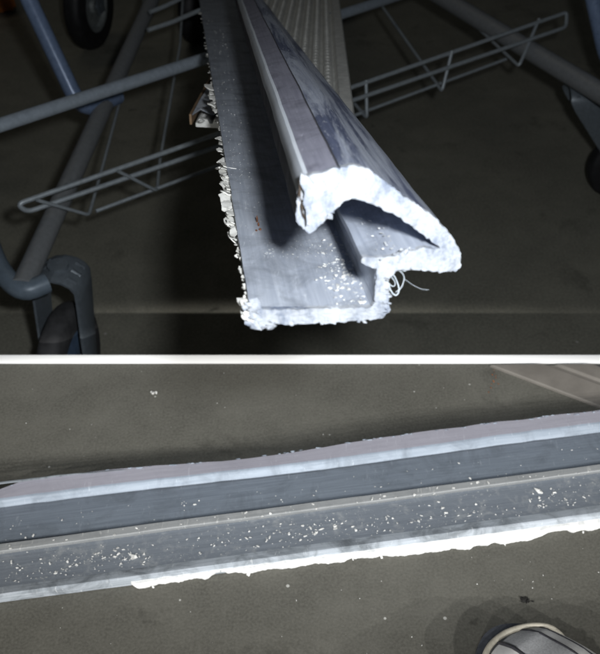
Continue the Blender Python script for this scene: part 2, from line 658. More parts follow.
PXM = D0 / FPX                                # metres per photo pixel at the cut end
RX = (ray(301, 300) - ray(300, 300)).normalized()
UPV = RX.cross(dm).normalized()               # up, square to the extrusion
if UPV.z < 0:
    UPV = -UPV
# does 'out' point away from the outline?  test on the plate's lower edge (must point down)
_a, _b = cutp(250, 321), cutp(300, 322)
OUT = 1.0 if (_b - _a).normalized().cross(dm).dot(UPV) < 0 else -1.0
if area2(PLATE) * area2(HOOD) < 0:
    HOOD_SIGN = -1
cut_plate = cut_cap('cut_face', PLATE, ext_root)
cut_hood = cut_cap('cut_face', HOOD, ext_root)

# crumbs along the cut edge: thicker, frayed burrs
bm = bmesh.new()


def burrs(path, n, spread, size):
    for _ in range(n):
        i = random.randrange(len(path) - 1)
        f = random.random()
        u = path[i][0] + (path[i + 1][0] - path[i][0]) * f + random.gauss(0, spread)
        v = path[i][1] + (path[i + 1][1] - path[i][1]) * f + random.gauss(0, spread)
        k = size * random.uniform(0.5, 1.3) * PXM
        crumb(bm, cutp(u, v) - dm * random.uniform(0.001, 0.004), k, k * random.uniform(.5, 1), k * 0.5, (RX, UPV, dm), 0.8)


burrs([(250, 318), (300, 320), (345, 318), (383, 314), (387, 300)], 26, 1.2, 2.6)
burrs([(252, 300), (250, 312), (258, 322), (270, 324)], 26, 2.2, 5.0)
burrs([(387, 300), (386, 276), (395, 266)], 10, 1.4, 2.6)
burrs([(299, 219), (309, 229), (322, 220), (332, 211)], 8, 1.2, 2.6)
burrs([(455, 266), (440, 267), (420, 267), (400, 264)], 9, 1.0, 2.0)
burrs([(362, 257), (391, 254), (403, 249), (430, 247)], 9, 1.4, 2.4)
burrs([(300, 196), (303, 186), (312, 182)], 10, 1.5, 3.0)
build('burr', bm, M['cut'], ext_root, 60)['kind'] = 'stuff'

# torn flap in front of the hook, a dark crack behind it
bm = bmesh.new()
fl = [(299, 169), (306, 172), (312, 180), (309, 200), (311, 214), (305, 221), (304, 205), (301, 198), (303, 188), (298, 178)]
fr = [bm.verts.new(cutp(u, v) - dm * 0.0065) for u, v in fl]
bk = [bm.verts.new(cutp(u + .8, v + .5) - dm * 0.0035) for u, v in fl]
f1 = bm.faces.new(fr)
f2 = bm.faces.new(bk[::-1])
for i in range(len(fl)):
    bm.faces.new((fr[i], bk[i], bk[(i + 1) % len(fl)], fr[(i + 1) % len(fl)]))
f1.normal_update(); f2.normal_update()
bmesh.ops.triangulate(bm, faces=[f1, f2])
build('torn_flap', bm, M['cut'], ext_root)
bm = bmesh.new()
ck = [(297, 176), (300, 185), (299.5, 194), (303, 202), (301.5, 208), (305, 217), (301.5, 212), (299.5, 203), (300.5, 198), (297, 192), (298, 185)]
fr = [bm.verts.new(cutp(u, v) - dm * 0.0044) for u, v in ck]
bk = [bm.verts.new(cutp(u, v) - dm * 0.002) for u, v in ck]
f1 = bm.faces.new(fr)
for i in range(len(ck)):
    bm.faces.new((fr[i], bk[i], bk[(i + 1) % len(ck)], fr[(i + 1) % len(ck)]))
f1.normal_update()
bmesh.ops.triangulate(bm, faces=[f1])
build('crack', bm, M['crack'], ext_root)

# white flaking along the left rim of the base plate
bm = bmesh.new()
DL = ray(185, VPY)
rim0 = cutp(250, 313)


def rim_at(v):
    """Point on the plate's left rim that shows at photo row v."""
    lo, hi = 0.0, 2.5
    for _ in range(40):
        t = (lo + hi) / 2
        p = rim0 + DL * t - Vector((0, 0, H))
        vv = 327 - FPX * (p.y * SP + p.z * CP) / (p.y * CP - p.z * SP)
        if vv > v: lo = t
        else: hi = t
    return rim0 + DL * t, D0 + t


segs = [(138, 165, 12, 6.5), (165, 205, 28, 10), (205, 238, 22, 9), (238, 285, 22, 4), (285, 300, 9, 4.5), (298, 326, 28, 9), (88, 112, 16, 7.5),
        (60, 84, 10, 3.2), (40, 58, 7, 2.6), (10, 22, 5, 3.5), (112, 138, 8, 2.2), (22, 40, 4, 1.6)]
nbig = 0
for v0, v1, n_, sz in segs:
    for _ in range(n_):
        p, d = rim_at(random.uniform(v0, v1))
        k = sz * random.uniform(0.45, 1.0) * d / FPX
        ax1 = (DL.normalized() + RX * random.uniform(-.4, .4) + UPV * random.uniform(-.2, .2)).normalized()
        ax0 = (RX - ax1 * RX.dot(ax1)).normalized()
        ax2 = ax0.cross(ax1)
        tb = bm
        if sz > 5 and nbig < 110:
            tb = bmesh.new(); nbig += 1
        tilt = random.uniform(-.55, .2)
        ax0b = ax0 * math.cos(tilt) + ax2 * math.sin(tilt)
        ax2b = ax0b.cross(ax1)
        plate_chip(tb, p - RX * k * random.uniform(-.1, 0.6) + UPV * random.uniform(-.003, .001), (ax0b, ax1, ax2b), k * random.uniform(1.0, 1.8), k * random.uniform(.7, 1.0), k * random.uniform(.08, .16))
        if tb is not bm:
            build('flake', tb, M['peel'], ext_root, 60)
build('flaking_rim', bm, M['peel'], ext_root, 60)['kind'] = 'stuff'

# rusty burr round a torn screw hole in the plate
q0 = cutp(258, 308) * 1.0


def plate_top(u, v):
    """Point of the plate's top face at a photo pixel."""
    a, b = cutp(252, 308), cutp(368, 306)
    nrm = (b - a).cross(ray(190, VPY)).normalized()
    r = ray(u, v)
    o = Vector((0, 0, H))
    return o + r * ((a - o).dot(nrm) / r.dot(nrm)), (nrm if nrm.z > 0 else -nrm)


bm = bmesh.new()
for (u, v, k, hgt) in ((257, 222, 1.1, 4.0), (258.5, 226, 1.1, 2.5), (260, 230, 1.8, 1.4), (256.5, 231, 1.2, 1.2)):
    p, nrm = plate_top(u, v)
    crumb(bm, p + nrm * hgt * PXM * 0.6, k * PXM, k * PXM, hgt * PXM * 1.3, (RX, dm, nrm), 0.5, 2)
build('rusty_burr', bm, M['rust'], ext_root, 60)

# chips and swarf lying on the metal
bm = bmesh.new()


def chip_at(p, nrm, d, size, alx=None):
    k = size * d / FPX
    a = random.random() * 6.28
    ax0 = (RX * math.cos(a) + DL.normalized() * math.sin(a))
    ax0 = (ax0 - nrm * ax0.dot(nrm)).normalized()
    ax1 = nrm.cross(ax0)
    crumb(bm, p + nrm * k * 0.12, k, k * random.uniform(.35, .9), k * 0.3, (ax0, ax1, nrm), 0.85)


for _ in range(1000):
    # thick drift by the web, thinner elsewhere
    z = random.random()
    if z < 0.62:
        u = random.gauss(350, 13); v = random.gauss(268, 22)
        if u < 300 + (v - 235) * 0.3 or v > 305 or v < 228 or u > 371: continue
        sz = random.choice((0.4, 0.5, 0.6, 0.8, 1.0, 1.6, 2.4, 3.2)) * .8
    elif z < 0.78:
        u = random.uniform(262, 330); v = random.uniform(238, 258); sz = random.uniform(.35, .8)
    else:
        v = random.uniform(20, 235)
        lft = 202 + (v - 10) * 0.165; rgt = 228 + v * 0.17
        u = random.uniform(lft + 2, rgt); sz = random.uniform(.35, .85)
    p, nrm = plate_top(u, v)
    d = (p - Vector((0, 0, H))).dot(Vector((0, CP, -SP)))
    chip_at(p, nrm, d, sz)
# on the shelf inside the hood
sa, sb = cutp(362, 256), cutp(403, 252)
sn = (sb - sa).cross(ray(197, VPY)).normalized()
if sn.z < 0: sn = -sn
for _ in range(120):
    u = random.uniform(340, 425); v = random.uniform(202, 250)
    if u < 345 + (v - 205) * 0.5: continue
    if v < 203 + max(0, u - 350) * 0.55: continue
    r = ray(u, v)
    o = Vector((0, 0, H))
    p = o + r * ((sa - o).dot(sn) / r.dot(sn))
    chip_at(p, sn, D0, random.choice((.6, .8, 1.1, 1.6, 2.2)))
chips = build('metal_chips', bm, M['flake'], None, 60)
tag(chips, 'white metal chips and swarf strewn over the blue grey extrusion with ragged cut end', 'metal chips', kind='stuff')

# curls of fluff hanging off the web
bm = bmesh.new()
for (pts, r) in ((((390, 272), (396, 278), (399, 288), (395, 294), (390, 290), (388, 282)), .9), (((394, 270), (402, 272), (405, 278), (401, 287), (396, 292)), .7),
                 (((398, 270), (406, 271), (409, 267)), .8), (((404, 278), (411, 283), (419, 286), (427, 287)), .28), (((388, 283), (393, 287), (396, 283), (392, 278)), .6),
                 (((386, 290), (391, 296), (393, 290)), .5)):
    wp = [cutp(u, v) - dm * random.uniform(-.002, .004) for u, v in pts]
    sm = arc_pts(wp, 0.01, 5)
    tube(bm, sm, r * .62 * PXM, 6)
fz = build('fluff', bm, M['fuzz'], ext_root, 80)

# ------------------------------------------------------------------ ribbed plank beneath it
D2 = ray(322, -131)
PA = at_d(341, 15, 1.42)
XA = Vector((1, 0, 0))
nl = XA.cross(D2).normalized()
if nl.z < 0: nl = -nl
t_near = 0.619
xl, xr = -0.109 - (PA - D2 * t_near).x, 0.0536 - (PA - D2 * t_near).x
plank = empty('ribbed_plank', PA - D2 * 0.3)
tag(plank, 'pale grey ribbed metal plank lying across the cart behind the jutting extrusion', 'plank')


def plank_ring(prof, t, skew=0.0):
    return [PA + D2 * (t + skew * x) + XA * x + nl * z for x, z in prof]


WP = xr - xl
NR = 9
deck = [(xl + 0.006, -0.004)]
for i in range(NR):
    a = xl + 0.006 + (WP - 0.024) * i / NR
    p = (WP - 0.024) / NR
    deck += [(a + p * .10, -0.004), (a + p * .22, 0.0), (a + p * .78, 0.0), (a + p * .90, -0.004)]
deck += [(xr - 0.018, -0.004), (xr - 0.014, 0.0015), (xr - 0.002, 0.0015), (xr, -0.002), (xr, -0.02), (xr - 0.003, -0.02), (xr - 0.003, -0.008), (xl + 0.006, -0.008)]
ts_ = [-t_near - 0.0 + (t_near + 0.75) * i / 14 for i in range(15)]
SK = 0.19
sweep('ribbed_deck', [plank_ring(deck, t, -SK if i == 0 else 0) for i, t in enumerate(ts_)], M['plank'], plank, 30)
fla = [(xl, -0.006), (xl + 0.0022, -0.006), (xl + 0.0022, 0.004), (xl, 0.004)]
sweep('side_flange', [plank_ring(fla, t, -SK if i == 0 else 0) for i, t in enumerate(ts_)], M['brown'], plank, 30)
bm = bmesh.new()
cr = [[(.003, 0, .004), (.004, .05, .006), (.005, .13, .004), (.006, .24, .003)],
      [(.013, -.012, .013), (.016, .045, .003), (.014, .12, .014), (.013, .24, .004)],
      [(.022, .006, .002), (.023, .06, .015), (.024, .14, .003), (.020, .24, .010)],
      [(.034, -.006, .011), (.035, .06, .004), (.034, .13, .012), (.030, .24, .002)]]
tv = [[bm.verts.new(PA + D2 * (-t_near - .19 * xl + y) + XA * (xl + x) + nl * z) for x, y, z in row] for row in cr]
bv = [[bm.verts.new(v.co - nl * .0012) for v in row] for row in tv]
for i in range(3):
    for j in range(3):
        bm.faces.new((tv[i][j], tv[i + 1][j], tv[i + 1][j + 1], tv[i][j + 1]))
        bm.faces.new((bv[i][j], bv[i + 1][j], bv[i + 1][j + 1], bv[i][j + 1]))
for i in range(3):
    for j in (0, 3):
        bm.faces.new((tv[i][j], tv[i + 1][j], bv[i + 1][j], bv[i][j]))
        bm.faces.new((tv[j][i], tv[j][i + 1], bv[j][i + 1], bv[j][i]))
build('crumpled_lip', bm, M['cut'], plank)
# rows of small dimples on the ribs
bm = bmesh.new()
for i in range(NR):
    a = xl + 0.006 + (WP - 0.024) * (i + .5) / NR
    for j in range(70):
        c = PA + D2 * (-0.60 + j * 0.0175) + XA * a + nl * 0.0002
        vs = [bm.verts.new(c + XA * (.0034 * math.cos(k * 1.0472)) + D2.normalized() * (.0055 * math.sin(k * 1.0472)) + nl * (0.0008 if k % 2 else .0006)) for k in range(6)]
        top = bm.verts.new(c + nl * 0.0026)
        for k in range(6):
            bm.faces.new((vs[k], vs[(k + 1) % 6], top))
dm_ = build('dimple', bm, M['plank'], plank)
dm_['kind'] = 'stuff'

# ------------------------------------------------------------------ wire cart
cart = empty('wire_cart', (0, 1.3, 0))
tag(cart, 'grey tubular cart with wire shelf and swivel casters behind the jutting extrusion', 'cart')
BZ = 0.245


def part_tube(name, pts, r, mat, parent=cart, seg=14):
    bm = bmesh.new()
    tube(bm, pts, r, seg)
    return build(name, bm, mat, parent, 60)


# cross rail
A, B = at_z(0, 125, 0.372), at_z(345, 13, 0.290)
part_tube('cross_rail', [A + (A - B) * 0.25, A, B, B + (B - A) * 0.6], 0.0088, M['tube'])
bm = bmesh.new()
k0 = A + (B - A) * 0.535
tube(bm, [k0, k0 + (B - A) * 0.07], 0.0098, 14)  # added dark ring imitates the shadow on the rail
build('rail_shade', bm, M['dark'], cart, 60)
# chassis side tubes
l0, l1 = at_z(152, 0, BZ), at_z(22, 287, BZ)
part_tube('chassis_tube', [l0 + (l0 - l1) * 0.8, l0, l1], 0.0135, M['tube_dark'])
r0, r1 = at_z(440, -4, BZ), at_z(604, 95, BZ)
part_tube('chassis_tube', [r0 + (r0 - r1) * 0.9, r0, r1, r1 + (r1 - r0) * 0.25], 0.0165, M['tube_dark'])
# tube that comes in from the left and meets the chassis
part_tube('elbow_tube', arc_pts([at_z(-40, 120, BZ + .02), at_z(-6, 262, BZ + .005), at_z(20, 294, BZ - .004), at_z(47, 283, BZ - .004)], 0.05), 0.0125, M['tube_grey'])
# leaning uprights
u0, u1 = at_z(82, 112, BZ + .01), at_z(29, 0, 0.40)
part_tube('upright', arc_pts([u1 + (u1 - u0) * 3, u1, u0, at_z(118, 96, BZ)], 0.035), 0.0125, M['tube_blue'])
u2, u3 = at_z(607, 62, BZ + .01), at_z(592, -6, 0.36)
part_tube('upright', arc_pts([u3 + (u3 - u2) * 3, u3, u2, at_z(625, 75, BZ)], 0.03), 0.0125, M['tube_blue'])

# wire shelf
shelf = empty('wire_shelf', (0, 0, 0))
shelf.parent = cart
shelf.location = Vector((0, 1.2, .25)) - Vector(cart.location)
WZ = 0.285


def wire(pts, r, seg=8, rad=0.008):
    bm = bmesh.new()
    tube(bm, arc_pts(pts, rad), r, seg)
    return build('wire', bm, M['wire'], shelf, 60)


# front loop: two wires closed at both ends
lt, rt = at_z(17, 204, WZ), at_z(567, 12, WZ)
lb, rb = at_z(27, 212, WZ - .014), at_z(566, 27, WZ - .014)
bm = bmesh.new()
loop = arc_pts([lt + (rt - lt) * .5, rt, rb, lb, lt, lt + (rt - lt) * .4995], 0.010)
tube(bm, loop, 0.0034, 9)
build('wire', bm, M['wire'], shelf, 60)
wire([at_z(96, 211, WZ - .05), at_z(506, 59, WZ - .05)], 0.0027)
wire([at_z(452, 51, WZ + .003), at_z(442, 91, WZ - .05), at_z(375, -4, WZ - .055), at_z(330, -70, WZ - .055)], 0.0030)
wire([at_z(539, 19, WZ + .003), at_z(519, 66, WZ - .05), at_z(444, -4, WZ - .055), at_z(400, -50, WZ - .055)], 0.0030)
wire([at_z(366, 80, WZ + .003), at_z(367, 118, WZ - .05), at_z(300, 40, WZ - .055)], 0.0030)
wire([at_z(37, 200, WZ + .003), at_z(89, 215, WZ - .05), at_z(103, 165, WZ - .055), at_z(124, 85, WZ - .055), at_z(142, 10, WZ - .055), at_z(152, -40, WZ - .055)], 0.0024)
wire([at_z(118, 171, WZ + .003), at_z(157, 191, WZ - .05), at_z(160, 160, WZ - .055), at_z(180, 45, WZ - .055), at_z(184, -20, WZ - .055)], 0.0024)
# short bracket wires up near the far tube
wire([at_z(148, 30, WZ), at_z(172, 22, WZ), at_z(200, 10, WZ)], 0.0040)
wire([at_z(150, 12, WZ), at_z(165, 6, WZ), at_z(190, -6, WZ)], 0.0040)


def wheel_meshes(c, axis, R, W, tyre_mat, hub_mat, parent, hubR=0.62):
    axis = axis.normalized()
    up = Vector((0, 0, 1))
    fx = axis.cross(up).normalized()
    prof = [(-W / 2, R * hubR), (-W / 2, R * .90), (-W * .40, R * .965), (-W * .2, R), (W * .2, R), (W * .40, R * .965), (W / 2, R * .90), (W / 2, R * hubR)]

    def lathe(pr, n=36):
        b = bmesh.new()
        rg = []
        for k in range(n):
            a = 2 * math.pi * k / n
            dr = fx * math.cos(a) + up * math.sin(a)
            rg.append([b.verts.new(c + axis * x + dr * r) for x, r in pr])
        for k in range(n):
            for i in range(len(pr) - 1):
                b.faces.new((rg[k][i], rg[k][i + 1], rg[(k + 1) % n][i + 1], rg[(k + 1) % n][i]))
        bmesh.ops.remove_doubles(b, verts=b.verts[:], dist=1e-6)
        return b
    build('tyre', lathe(prof), tyre_mat, parent, 40)
    h = R * hubR
    pr = [(-W * .30, 0.0), (-W * .45, 0.006), (-W * .45, h * .28), (-W * .25, h * .34), (-W * .22, h * .80), (-W * .42, h * .86), (-W * .44, h),
          (W * .44, h), (W * .42, h * .86), (W * .22, h * .80), (W * .25, h * .34), (W * .45, h * .28), (W * .45, 0.006), (W * .30, 0.0)]
    build('hub', lathe(pr), hub_mat, parent, 40)


def caster(top, yaw, R, W, trail, parent, tyre_mat, hub_mat, name='caster'):
    """Swivel caster: bent fork plate, axle bolt; tyre and hub are sub-parts.  yaw = where the wheel trails to."""
    tdir = Vector((math.cos(yaw), math.sin(yaw), 0))
    side = Vector((-tdir.y, tdir.x, 0))
    ax = top + tdir * trail
    ax.z = R
    bm = bmesh.new()
    G = W / 2 + 0.013                       # half gap
    for sgn in (-1, 1):
        st = []
        for k in range(13):
            f = k / 12
            if f < 0.28:                    # shoulder curves over from the crown plate
                g = f / 0.28
                y = G * math.sin(g * math.pi / 2)
                base = top + Vector((0, 0, -0.004 - 0.020 * (1 - math.cos(g * math.pi / 2))))
                c = base + side * (sgn * y)
                wd = 0.027
            else:
                g = (f - 0.28) / 0.72
                a = top + side * (sgn * G) + Vector((0, 0, -0.024))
                b = ax + side * (sgn * (G + 0.001)) + Vector((0, 0, -0.012))
                c = a.lerp(b, g)
                wd = 0.027 - 0.009 * g
            st.append((c, wd))
        inn, outt = [], []
        for k, (c, wd) in enumerate(st):
            f = k / 12
            nrm = side * sgn if f >= 0.28 else (side * sgn * math.sin(f / .28 * math.pi / 2) + Vector((0, 0, 1)) * math.cos(f / .28 * math.pi / 2))
            inn.append([bm.verts.new(c + tdir * q * wd - nrm * .0016) for q in (-1, -.8, .8, 1)])
            outt.append([bm.verts.new(c + tdir * q * wd + nrm * (.0016 + (0.0 if abs(q) == 1 else 0.0022))) for q in (-1, -.8, .8, 1)])
        for k in range(12):
            for i in range(3):
                bm.faces.new((inn[k][i], inn[k][i + 1], inn[k + 1][i + 1], inn[k + 1][i]))
                bm.faces.new((outt[k][i], outt[k][i + 1], outt[k + 1][i + 1], outt[k + 1][i]))
            bm.faces.new((inn[k][0], outt[k][0], outt[k + 1][0], inn[k + 1][0]))
            bm.faces.new((inn[k][3], outt[k][3], outt[k + 1][3], inn[k + 1][3]))
        for i in range(3):
            bm.faces.new((inn[12][i], inn[12][i + 1], outt[12][i + 1], outt[12][i]))
    tube(bm, [top + Vector((0, 0, -.012)), top + Vector((0, 0, .003))], 0.013, 16)
    tube(bm, [ax - side * (G + .010), ax + side * (G + .010)], 0.0075, 6)
    # pressed ribs on the shoulder
    for q in (-.6, 0.0, .6):
        p = top + tdir * q * 0.026
        tube(bm, [p + side * (G * .55) + Vector((0, 0, -.006)), p + side * (G * .92) + Vector((0, 0, -.014))], 0.004, 8)
        tube(bm, [p - side * (G * .55) + Vector((0, 0, -.006)), p - side * (G * .92) + Vector((0, 0, -.014))], 0.004, 8)
    f = build(name, bm, M['fork'], parent, 45)
    wheel_meshes(ax, side, R, W, tyre_mat, hub_mat, f)
    return f


ctop = at_z(58, 266, BZ - .018)
caster(ctop, math.radians(-98), 0.086, 0.030, 0.034, cart, M['tyre'], M['hub_blue'])
ctop2 = at_z(585, 83, BZ - .018)
caster(ctop2, math.radians(2), 0.066, 0.032, 0.108, cart, M['tyre_black'], M['hub'])
# ------------------------------------------------------------------ second cart further back: only its wheels come into view
cart2 = empty('flat_trolley', at_z(80, -60, 0.0))
tag(cart2, 'trolley at the back whose black wheels show at the upper left edge', 'trolley')
c1 = at_z(96, 46, 0.0)


def plain_wheel(name, contact, yaw, R, W, parent, tm, hm):
    a = Vector((math.cos(yaw), math.sin(yaw), 0))
    fk = bmesh.new()
    c = contact + Vector((0, 0, R))
    for sgn in (-1, 1):
        sd = a * (W / 2 + .008) * sgn
        fx = a.cross(Vector((0, 0, 1)))
        vs = [c + sd + fx * -.016 + Vector((0, 0, -.015)), c + sd + fx * .016 + Vector((0, 0, -.015)), c + sd + fx * .03 + Vector((0, 0, R + .03)), c + sd + fx * -.03 + Vector((0, 0, R + .03))]
        o = a * 0.003 * sgn
        fr_ = [fk.verts.new(p) for p in vs]
        bk_ = [fk.verts.new(p + o) for p in vs]
        fk.faces.new(fr_); fk.faces.new(bk_[::-1])
        for i in range(4):
            fk.faces.new((fr_[i], bk_[i], bk_[(i + 1) % 4], fr_[(i + 1) % 4]))
    tube(fk, [c - a * (W / 2 + .012), c + a * (W / 2 + .012)], 0.008, 8)
    box(fk, c + Vector((-.035, -.035, R + .028)), c + Vector((.035, .035, R + .034)))
    f = build(name, fk, M['fork'], parent, 40)
    wheel_meshes(c, a, R, W, tm, hm, f, 0.6)
    return f


plain_wheel('caster', c1, math.radians(-14), 0.10, 0.042, cart2, M['tyre_black'], M['hub'])
plain_wheel('caster', at_z(197, 40, 0.0), math.radians(-8), 0.085, 0.04, cart2, M['tyre_black'], M['dark'])
plain_wheel('caster', at_z(-28, 168, 0.0), math.radians(-10), 0.08, 0.036, cart2, M['tyre_black'], M['hub'])
bm = bmesh.new()
pa_, pb_, pc_ = c1 + Vector((0, 0, .245)), at_z(197, 40, 0.0) + Vector((0, 0, .215)), at_z(-28, 168, 0) + Vector((0, 0, .205))
tube(bm, [pa_, pb_ + (pb_ - pa_) * .2], 0.011, 10)
tube(bm, [pa_, pa_ + (pa_ - pb_) * .5], 0.011, 10)
tr = build('deck_rail', bm, M['tube_dark'], cart2, 50)
bm = bmesh.new()
p0 = at_z(2, -2, 0.03)
box(bm, p0 + Vector((-.30, -.03, -.028)), p0 + Vector((.028, .5, .10)), 0.008)
bmesh.ops.rotate(bm, verts=bm.verts[:], cent=p0, matrix=Matrix.Rotation(math.radians(24), 3, 'Z'))
ob = build('crate_body', bm, M['orange'], None, 40)
ob.name = 'orange_crate'
tag(ob, 'orange plastic crate standing on the floor in the upper left corner', 'crate')

# ------------------------------------------------------------------ the extrusion that lies across the platform
lie = empty('metal_channel', at_z(300, 505, PZ))
tag(lie, 'long grey blue metal channel lying across the floor with white torn front rim', 'metal channel')
# photo row at the left and right borders of the photograph, height above the platform
T_top, T_bnd, T_lip = (482, 410, .034), (498, 422, .034), (508, 433, .027)


def ln(row0, row1, z):
    return at_z(0, row0, PZ + z), at_z(600, row1, PZ + z)


def lie_sweep(name, lines, mat, smooth=35, wob=0.00025):
    rings = []
    for k in range(81):
        f = -0.35 + 1.7 * k / 80
        rg = []
        for lnn in lines:
            p = lnn[0].lerp(lnn[1], f)
            if len(lnn) > 2: p = p + lnn[2](f * 600)
            p = p + noise.noise_vector(p * 60) * wob + noise.noise_vector(p * 14) * wob * 1.6
            rg.append(p)
        rings.append(rg)
    return sweep(name, rings, mat, lie, smooth)


def off(l, dy, dz):
    o = Vector((0, dy, dz))
    return (l[0] + o, l[1] + o) + tuple(l[2:])




def wave(u):
    g = math.exp(-((u - 245) / 105) ** 2) * 5 + math.exp(-((u - 60) / 22) ** 2) * 1.0 + max(0, 1 - u / 26) * 7 * (u > -60) + .8 * noise.noise(Vector((u * .03, 2, 1))) + .5 * noise.noise(Vector((u * .11, 5, 1)))
    return Vector((0, -.00135 * g, -.0012 * math.exp(-((u - 245) / 105) ** 2)))


def wave2(u):
    return Vector((0, -.0013 * (2.2 * math.exp(-((u - 300) / 140) ** 2) + .5 * noise.noise(Vector((u * .05, 7, 2)))), 0))


topn = ln(*T_top)
top = topn + (wave,); bnd = ln(*T_bnd) + (wave2,); lip = ln(*T_lip) + (wave2,)
# rear flange: flat top, thin web down to the floor
lie_sweep('rear_flange', [top, bnd, off(bnd, 0.002, -.0035), off(top, -0.002, -.0035), off(topn, -.003, -.0325), off(topn, 0.0, -.0325)], M['lavender'])
lie_sweep('bright_lip', [off(bnd, -.0003, -.0002), off(bnd, -.0025, -.0012), off(lip, 0, .001), off(lip, 0.001, -.001), off(bnd, 0.0015, -.0045), off(bnd, .0018, -.0004)], M['bright_lip'])
flo_b = ln(544, 465, .006)
web_foot = off(topn, -.003, -.0285)
lie_sweep('channel_floor', [web_foot, off(flo_b, .001, .0), off(flo_b, .001, -.0045), off(web_foot, 0, -.004)], M['lying'])
rid_a, rid_b, rid_c = ln(544, 464.5, .0105), ln(550.5, 470, .0105), ln(554, 473, .006)
lie_sweep('ridge', [off(flo_b, .0012, -.004), off(rid_a, .0004, -.001), off(rid_a, 0, 0), rid_b, off(rid_b, -.0008, -.0012), rid_c, off(rid_c, 0, -.0045)], M['ridge'])
rim_s, rim_t, rim_e = ln(587, 505, .0065), ln(594, 512, .0105), ln(600, 521, .005)
lie_sweep('debris_floor', [off(rid_c, -.0002, 0), off(rim_s, .006, -.001), rim_s, off(rim_s, 0, -.0055), off(rid_c, -.0002, -.0045)], M['dusty'])
lie_sweep('front_rim', [off(rim_s, -.0002, 0), off(rim_t, .003, -.001), rim_t, off(rim_t, -.002, -.0008), rim_e, off(rim_e, 0, -.004), off(rim_s, -.0002, -.005)], M['rim'])

# torn white front edge: thickness in photo pixels along the photo column
torn = [(128, 0), (135, 7), (145, 9), (160, 6.5), (175, 7.5), (190, 6), (205, 7), (222, 3), (240, 6), (250, 9), (262, 6), (290, 8), (310, 7), (330, 8), (342, 9), (352, 7),
        (380, 8.5), (400, 10), (420, 11), (440, 11), (455, 10), (462, 12), (470, 13), (473, 10), (490, 11), (515, 12), (535, 11), (545, 8), (555, 6), (568, 6.5), (573, 9), (590, 10), (600, 9), (640, 10), (700, 8)]


def torn_w(u):
    if u < torn[0][0]: return 0
    for (a, wa), (b, wb_) in zip(torn, torn[1:]):
        if a <= u <= b:
            return wa + (wb_ - wa) * (u - a) / (b - a)
    return 8


bm = bmesh.new()
prev = None
u = 128.0
while u < 760:
    f = u / 600
    v = 600 + (521 - 600) * f - 4.5
    wv = max(0.0, torn_w(u) + 2.5 + noise.noise(Vector((u * .09, 1, 0))) * 2.2 + noise.noise(Vector((u * .30, 3, 0))) * .9 + noise.noise(Vector((u * 1.1, 7, 0))) * .35)
    if u < 130: wv = 3
    zz = .0062 + .0008 * noise.noise(Vector((u * .1, 1, 5)))
    a = at_z(u, v, PZ + zz)
    b = at_z(u, v + wv * .55, PZ + zz + .0007)
    c = at_z(u, v + wv, PZ + .0035)
    dd_ = Vector((c.x, c.y + .001, PZ + .0008))
    cur = [bm.verts.new(q) for q in (a, b, c, dd_)]
    if prev:
        for i in range(3):
            bm.faces.new((prev[i], prev[i + 1], cur[i + 1], cur[i]))
    prev = cur
    u += 1.6
for _ in range(10):
    u = random.uniform(132, 640)
    v = 600 - 79 * u / 600 - 4 + torn_w(u) + random.uniform(1.5, 4)
    k = random.uniform(.6, 1.7) * .85 / FPX
    crumb(bm, at_z(u, v, PZ + .003), k * 1.6, k, k, None, .5)
build('torn_edge', bm, M['torn'], lie, 50)

# thin curled sliver peeling off the flange at its left
bm = bmesh.new()
pv = None
for k in range(40):
    u = -70 + k * 5
    v = 482 - 72 * u / 600 + .6 * noise.noise(Vector((u * .06, 9, 0))) + max(0, (u - 60) / 60) * 2.5
    wd = 2.4 * max(.25, 1 - max(0, u - 20) / 110)
    zz = .0355 + .002 * max(0, 1 - u / 60)
    q = [bm.verts.new(at_z(u, v, PZ + zz)), bm.verts.new(at_z(u, v + wd, PZ + zz)), bm.verts.new(at_z(u, v + wd, PZ + zz - .0007)), bm.verts.new(at_z(u, v, PZ + zz - .0007))]
    if pv:
        for i in range(4):
            bm.faces.new((pv[i], pv[(i + 1) % 4], q[(i + 1) % 4], q[i]))
    pv = q
build('curled_sliver', bm, M['rim'], lie, 60)

# ragged flaps along the back top edge
bm = bmesh.new()
for _ in range(60):
    u = random.uniform(-20, 620)
    v = 482 - 72 * u / 600
    k = random.uniform(.4, .9) * .8 / FPX
    v += -wave(u).y / .00135
    crumb(bm, at_z(u, v + random.uniform(-.3, 1.2), PZ + .0345), k * random.uniform(1.5, 6), k, k * .6, (Vector((1, .11, 0)).normalized(), Vector((-.11, 1, 0)).normalized(), Vector((0, 0, 1))), .4)
build('frayed_edge', bm, M['bright_lip'], lie, 60)['kind'] = 'stuff'

# chips lying in the channel
bm = bmesh.new()


def lie_chip(u, band, z, size):
    v = band + (-79 * u / 600)
    k = size * .85 / FPX
    a = random.random() * 6.28 if random.random() < .5 else random.gauss(.1, .5)
    ax = (Vector((math.cos(a), math.sin(a), 0)), Vector((-math.sin(a), math.cos(a), 0)), Vector((0, 0, 1)))
    crumb(bm, at_z(u, v, PZ + z + k * .1), k * random.uniform(.8, 1.7), k * random.uniform(.5, 1), k * .35, ax, .9)


